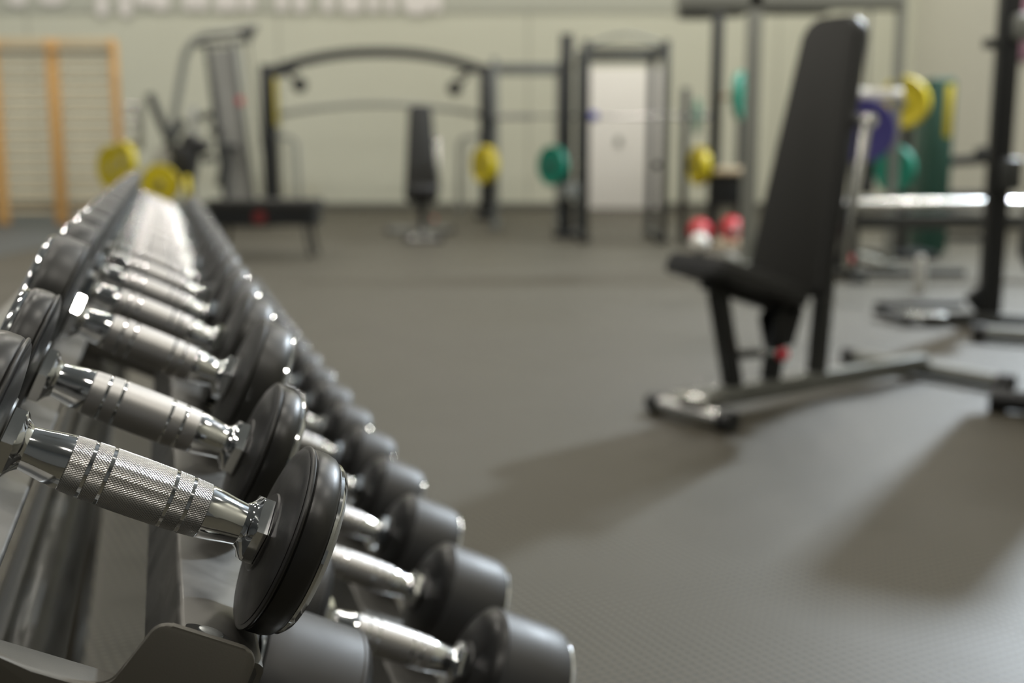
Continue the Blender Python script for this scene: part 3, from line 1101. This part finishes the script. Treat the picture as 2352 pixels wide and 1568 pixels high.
# rack between the cable machine and that one
pr2, _cx, pr2_hw, _h = power_rack('grey power rack right of the arched cable machine with yellow plate hanging on it', 13.2, 0.9, 1136, 1290, 132, 'grey_steel', w=0.07)
# dark column carrying the green plate
Y = 12.0
cpost = thing('plate_storage_post', 'tall black post with side pegs holding a green plate', 'storage post', (pt(1300, 300, Y).x, Y, 0))
H = pt(1300, 78, Y).z
MB().box((0, 0, H / 2), (0.13, 0.10, H), bev=0.008).build('post', 'black_steel', cpost)
MB().box((0, 0, 0.03), (0.26, 0.34, 0.06), bev=0.01).build('base_plate', 'black_steel', cpost)
MB().box((0.02, -0.09, 0.48), (0.20, 0.10, 0.16), bev=0.02).build('hook', 'mid_steel', cpost)
hang(cpost, (0, 0), pt(1306, 380, Y - 0.1).z, 222, 0.19, 'green_rubber', 'green weight plate on the black post left of the white door', 0.205, 0.07)
hang(pr2, (-pr2_hw, -0.45), pt(1125, 378, 13.0).z, 214, 0.13, 'yellow_rubber', 'yellow weight plate beside the right tower of the arched cable machine', 0.215, 0.12)
a, b_ = pt(1120, 268, 13.0), pt(1420, 268, 13.0)
for s_ in (-1, 1):
    MB().bar((s_ * pr2_hw, -0.45, a.z - 0.03), (s_ * pr2_hw, -0.45 - 0.36, a.z - 0.03), 0.05, 0.03, 0.004).build('bar_hook', 'dark_steel', pr2)
bbl = barbell('plain barbell racked at chest height right of the cable machine', pt(1140, 268, 12.9).x, pt(1640, 268, 12.9).x, 12.9, a.z)
p = pt(1363, 280, 12.85)
MB().tube([(0, 0, 0), (0.1, 0, 0)], 0.05, 16).build('blue_clip', 'blue_plastic', bbl).location = (p.x - bbl.location.x - 0.05, 0, 0)

# rack with the post at 1640, storage for balls, top green plate
Y = 11.0
H2 = pt(1650, 0, Y).z + 0.25
sp = thing('storage_rack', 'black storage rack with pale wooden ledges and red balls behind the bench', 'storage rack', (pt(1660, 300, Y).x, Y, 0))
x0 = pt(1642, 300, Y).x - sp.location.x
MB().box((x0, 0, H2 / 2), (0.10, 0.09, H2), bev=0.008).build('upright', 'black_steel', sp)
x1 = pt(1718, 300, Y).x - sp.location.x
MB().box((x1, 0.35, 0.75), (0.07, 0.07, 1.5), bev=0.006).build('upright', 'dark_steel', sp)
xs = pt(1585, 300, Y).x - sp.location.x
MB().box((xs, 0.35, 0.75), (0.07, 0.07, 1.5), bev=0.006).build('upright', 'dark_steel', sp)
z1, z2, z3 = pt(1675, 392, Y).z, pt(1675, 560, Y).z, pt(1665, 222, Y).z
cxs = (x0 + x1) / 2
for z in (z1, z2):
    MB().box((cxs, 0.12, z), (abs(x1 - x0) + 0.02, 0.50, 0.06), bev=0.005).build('ledge', 'tan_wood', sp)
MB().box(((xs + x0) / 2, 0.15, z2 - 0.01), (abs(x0 - xs), 0.44, 0.05), bev=0.005).build('shelf', 'dark_steel', sp)
MB().box((cxs, 0.12, (z1 + z2) / 2 + 0.17), (abs(x1 - x0) - 0.04, 0.34, 0.30), bev=0.01).build('dark_cabinet', 'black_steel', sp)
MB().box((cxs - 0.05, 0.12, z2 / 2 - 0.01), (0.42, 0.42, max(0.03, z2 - 0.04)), bev=0.005).build('plinth', 'dark_steel', sp)
for px, py, rr, m, lab in ((1680, 508, 0.118, 'red_rubber', 'red ball on the right of the lower wooden ledge, beside the bench backrest'),
                           (1607, 505, 0.115, 'red_rubber', 'red ball left of the black upright on the lower shelf'),):
    q = pt(px, py, Y)
    zz = (z2 + 0.03 if px > 1640 else z2 + 0.015) + rr
    o = thing('medicine_ball', lab, 'ball', (q.x, Y - 0.02, zz), 0, 'red balls on the storage rack')
    MB().sphere((0, 0, 0), rr, 32).build('ball_shell', m, o)
    MB().lathe([(rr - 0.006, 0.04), (rr + 0.002, 0.035), (rr + 0.002, 0.001)], 20, axis='y', sgn=-1).build('ball_valve', 'pale_panel', o)
q = pt(1608, 548, 10.3)
o = MB().sphere((0, 0, 0), 0.075, 24).build('small_ball', 'white_rubber')
tag(o, 'small white ball low beneath the left red ball', 'ball')
o.location = (pt(1608, 600, 9.0).x, 9.05, 0.075 + 0.10)
o2 = thing('ball_stand', 'small black stand under the white ball', 'stand', (o.location.x, 9.05, 0))
MB().lathe([(0, 0.09), (0.015, 0.09), (0.03, 0.03), (0.085, 0.03), (0.105, 0.045)], 24, axis='z').build('stand_body', 'black_steel', o2)

hang(sp, (x0, 0), z3, -26, pt(1703, 222, Y).x - sp.location.x - x0, 'green_rubber', 'green weight plate high on the storage horn left of the bench backrest', 0.225, 0.07, 'tan_wood')
hang(sp, (x0, 0), pt(1610, 380, Y).z, 194, 0.15, 'yellow_rubber', 'yellow weight plate above the left red ball beside black upright', 0.185, 0.09)
plate('green_rubber', 'thin faded green plate on the end of the plain barbell', (pt(1600, 265, 12.9).x, 12.9, a.z - 0.0008), 0, 0.2, 0.03)

# big grey cable station frame behind the bench
Y = 8.6
xl, xr = pt(1726, 250, Y).x, pt(2058, 250, Y).x
H3 = pt(1800, -25, Y).z
gs = thing('cable_station', 'tall light grey cable station frame rising behind the near bench', 'gym machine', ((xl + xr) / 2, Y, 0))
hw = (xr - xl) / 2
MB().box((-hw, 0, H3 / 2), (0.10, 0.10, H3), bev=0.01).build('left_upright', 'mid_steel', gs)
MB().box((hw, 0, H3 / 2), (0.06, 0.08, H3), bev=0.01).build('right_upright', 'mid_steel', gs)
MB().bar((-hw - 0.55, 0, H3 - 0.09), (hw, 0, H3 - 0.09), 0.10, 0.12, 0.01).build('top_beam', 'mid_steel', gs)
for s in (-1, 1):
    MB().bar((s * hw, -0.12, 0.035), (s * hw, 0.75, 0.035), 0.08, 0.07, 0.008).build('foot', 'mid_steel', gs)
MB().box((-hw + 0.30, 0.06, H3 - 0.06), (0.50, 0.2, 0.22), bev=0.02).build('pulley_box', 'black_steel', gs)
MB().tube([(hw - 0.36, -0.04, pt(2000, 218, Y).z), (hw + 0.02, -0.04, pt(2000, 218, Y).z)], 0.045, 14).build('white_handle', 'white_rubber', gs)
MB().box((hw - 0.22, 0.02, pt(1985, 400, Y).z), (0.16, 0.12, 0.30), bev=0.02).build('carriage', 'black_steel', gs)
MB().tube([(hw - 0.22, 0.02, pt(1985, 400, Y).z + 0.1), (hw - 0.22, 0.02, H3 - 0.1)], 0.012, 8).build('guide_rod', 'chrome_soft', gs)
p = pt(1982, 300, Y - 0.15)
plate('purple_rubber', 'purple weight plate right behind the near bench backrest', (p.x, p.y, p.z), math.radians(70), 0.235, 0.05)

# dark equipment high up, hanging from the ceiling
Y = 13.0
q0, q1 = pt(1556, 40, Y), pt(1712, 40, Y)
hb = thing('hanging_loudspeaker', 'dark boxy loudspeaker hanging from the ceiling at the top of the picture', 'loudspeaker', ((q0.x + q1.x) / 2, Y, q0.z))
hwid = (q1.x - q0.x) / 2
MB().box((-hwid * 0.42, 0, 0.22), (hwid * 1.1, 0.4, 0.46), bev=0.04).build('cabinet', 'black_steel', hb)
MB().box((hwid * 0.6, 0, 0.23), (hwid * 0.8, 0.36, 0.44), bev=0.05).build('horn_box', 'black_steel', hb)
MB().cyl((0, 0, 0.42), (0, 0, CEIL - q0.z), 0.02, 10).build('hanging_pole', 'dark_steel', hb)

# yellow and green plates on a storage tree, green mat stood up behind
Y = 9.6
pst = thing('plate_tree', 'low black plate tree with one yellow and one green plate by the grey wall', 'plate rack', (pt(2092, 300, Y).x, Y, 0))
MB().box((0, 0.10, 0.68), (0.08, 0.08, 1.36), bev=0.008).build('post', 'black_steel', pst)
MB().box((0, 0.10, 0.03), (0.5, 0.5, 0.06), bev=0.01).build('base', 'black_steel', pst)
zy, zg = pt(2100, 236, Y).z, pt(2090, 390, Y).z
hang(pst, (0, 0.10), zy, 238, 0.16, 'yellow_rubber', 'large yellow weight plate on upper peg of the plate tree', 0.21, 0.10, 'chrome_soft', 0.02)
hang(pst, (0, 0.10), zg, 212, 0.12, 'green_rubber', 'green weight plate on lower peg under the large yellow plate', 0.20, 0.06, 'chrome_soft', 0.02)
q = pt(2148, 300, 10.2)
mt = thing('gym_mat', 'dark green folded gym mat with yellow stripe stood on end beside the plates', 'mat', (q.x, 10.25, 0))
zt_ = pt(2150, 182, 10.25).z
MB().box((0, 0, zt_ / 2), (0.22, 0.42, zt_), bev=0.03).build('mat_body', 'dark_green_vinyl', mt)
MB().box((0.05, -0.205, zt_ - 0.28), (0.07, 0.012, 0.45), bev=0.004).build('yellow_stripe', 'yellow_rubber', mt)
# dark machine by the right wall
q = pt(2235, 400, 11.5)
dm = thing('low_machine', 'low black gym machine against the grey right wall', 'gym machine', (q.x, 11.5, 0))
MB().bar((-0.32, 0, pt(2200, 372, 11.5).z), (0.28, 0, pt(2270, 362, 11.5).z), 0.08, 0.10, 0.02).build('arm', 'black_steel', dm)
MB().box((0.12, 0, 0.86), (0.2, 0.2, 0.16), bev=0.04).build('hub', 'black_steel', dm)
MB().bar((0.18, 0, 0.02), (0.18, 0, 0.82), 0.09, 0.08, 0.01).build('column', 'black_steel', dm)
MB().box((-0.12, 0, 0.46), (0.50, 0.3, 0.07), bev=0.02).build('seat', 'pad_side', dm)
MB().bar((-0.32, 0, 0.03), (0.30, 0, 0.03), 0.1, 0.06, 0.01).bar((-0.3, 0, 0.03), (-0.2, 0, 0.43), 0.06, 0.06, 0.006).build('base', 'black_steel', dm)

# ------------------------------------------------------------------ silver bar on the low dark stand
Y = 8.0
zbar = pt(2100, 468, Y).z
x0, x1 = pt(1935, 468, Y).x, pt(2520, 468, Y).x
st = thing('low_stand', 'low dark steel stand carrying the thick silver bar', 'stand', ((x0 + x1) / 2, Y, 0))
hw = (x1 - x0) / 2
zt_ = zbar - 0.038
MB().bar((-hw + 0.12, 0.05, zt_ - 0.09), (hw, 0.05, zt_ - 0.09), 0.10, 0.10, 0.01).build('cross_beam', 'dark_steel', st)
for x in (-hw + 0.06, hw - 0.1):
    MB().box((x, 0.0, zt_ / 2), (0.09, 0.16, zt_), bev=0.01).build('leg', 'black_steel', st)
MB().bar((-hw + 0.06, -0.3, 0.03), (-hw + 0.06, 0.3, 0.03), 0.09, 0.06, 0.008).build('foot', 'dark_steel', st)
MB().bar((-hw, 0.25, 0.025), (hw * 0.1, 0.25, 0.025), 0.09, 0.05, 0.008).build('floor_bar', 'dark_steel', st)
bb = thing('silver_bar', 'thick shiny silver bar lying level across the right side', 'bar', ((x0 + x1) / 2, Y, zbar))
MB().tube([(-hw, 0, 0), (hw, 0, 0)], 0.038, 28).build('bar_tube', 'chrome_soft', bb)
for x in (-hw + 0.42, -hw + 0.62):
    MB().tube([(x, 0, 0), (x + 0.03, 0, 0)], 0.042, 24).build('ring', 'chrome', bb)

# ------------------------------------------------------------------ dark upright stand at the right
Y = 5.85
xq = pt(2293, 400, Y).x
us_ = thing('squat_stand', 'dark single post squat stand at the right edge of the picture', 'squat stand', (xq, Y, 0))
MB().box((0, 0, 1.05), (0.10, 0.085, 2.1), bev=0.008).build('post', 'black_steel', us_)
MB().bar((-0.05, -0.02, pt(2280, 102, Y).z), (-0.13, -0.06, pt(2280, 102, Y).z), 0.05, 0.05, 0.006).build('hook', 'dark_steel', us_)
MB().box((0.06, -0.03, 1.50), (0.13, 0.12, 0.13), bev=0.03).build('pulley', 'mid_steel', us_)
MB().box((0.03, -0.07, 0.78), (0.10, 0.08, 0.16), bev=0.02).build('adjuster', 'dark_steel', us_)
MB().bar((-0.09, 0.02, 0.10), (0, 0, 0.18), 0.06, 0.12, 0.02).build('gusset', 'black_steel', us_)
MB().bar((-0.30, 0.10, 0.035), (0.75, -0.40, 0.035), 0.08, 0.07, 0.008).build('base_beam', 'dark_steel', us_)
MB().bar((-0.50, 0.26, 0.075), (-0.02, 0.30, 0.075), 0.05, 0.035, 0.006).bar((-0.50, 0.26, 0.04), (-0.42, -0.05, 0.04), 0.05, 0.035, 0.006).build('side_step', 'black_steel', us_)
MB().bar((-0.44, 0.06, 0.055), (-0.22, 0.04, 0.055), 0.17, 0.02, 0.006).build('foot_plate', 'chrome_soft', us_)
# poster high on the right
q = pt(2340, 40, 12.5)
po = tag(MB().box((0, 0, 0), (0.02, 1.6, 0.8), bev=0.003).build('wall_poster', 'poster'), 'colourful purple and pink poster at the top right corner on the grey wall', 'poster')
po.location = (XR - 0.012, 13.4, 2.35)
# white bottle on the floor
q = pt(2112, 655, 7.2)
bt = thing('water_bottle', 'pale translucent plastic bottle standing on the floor by the squat stand', 'bottle', (q.x, 7.2, 0))
MB().lathe([(0, 0.03), (0.01, 0.038), (0.17, 0.038), (0.20, 0.022), (0.215, 0.022)], 24, axis='z').build('bottle_body', 'pale_panel', bt)
MB().lathe([(0.212, 0.025), (0.24, 0.025), (0.242, 0.02)], 20, axis='z').build('bottle_cap', 'white_rubber', bt)
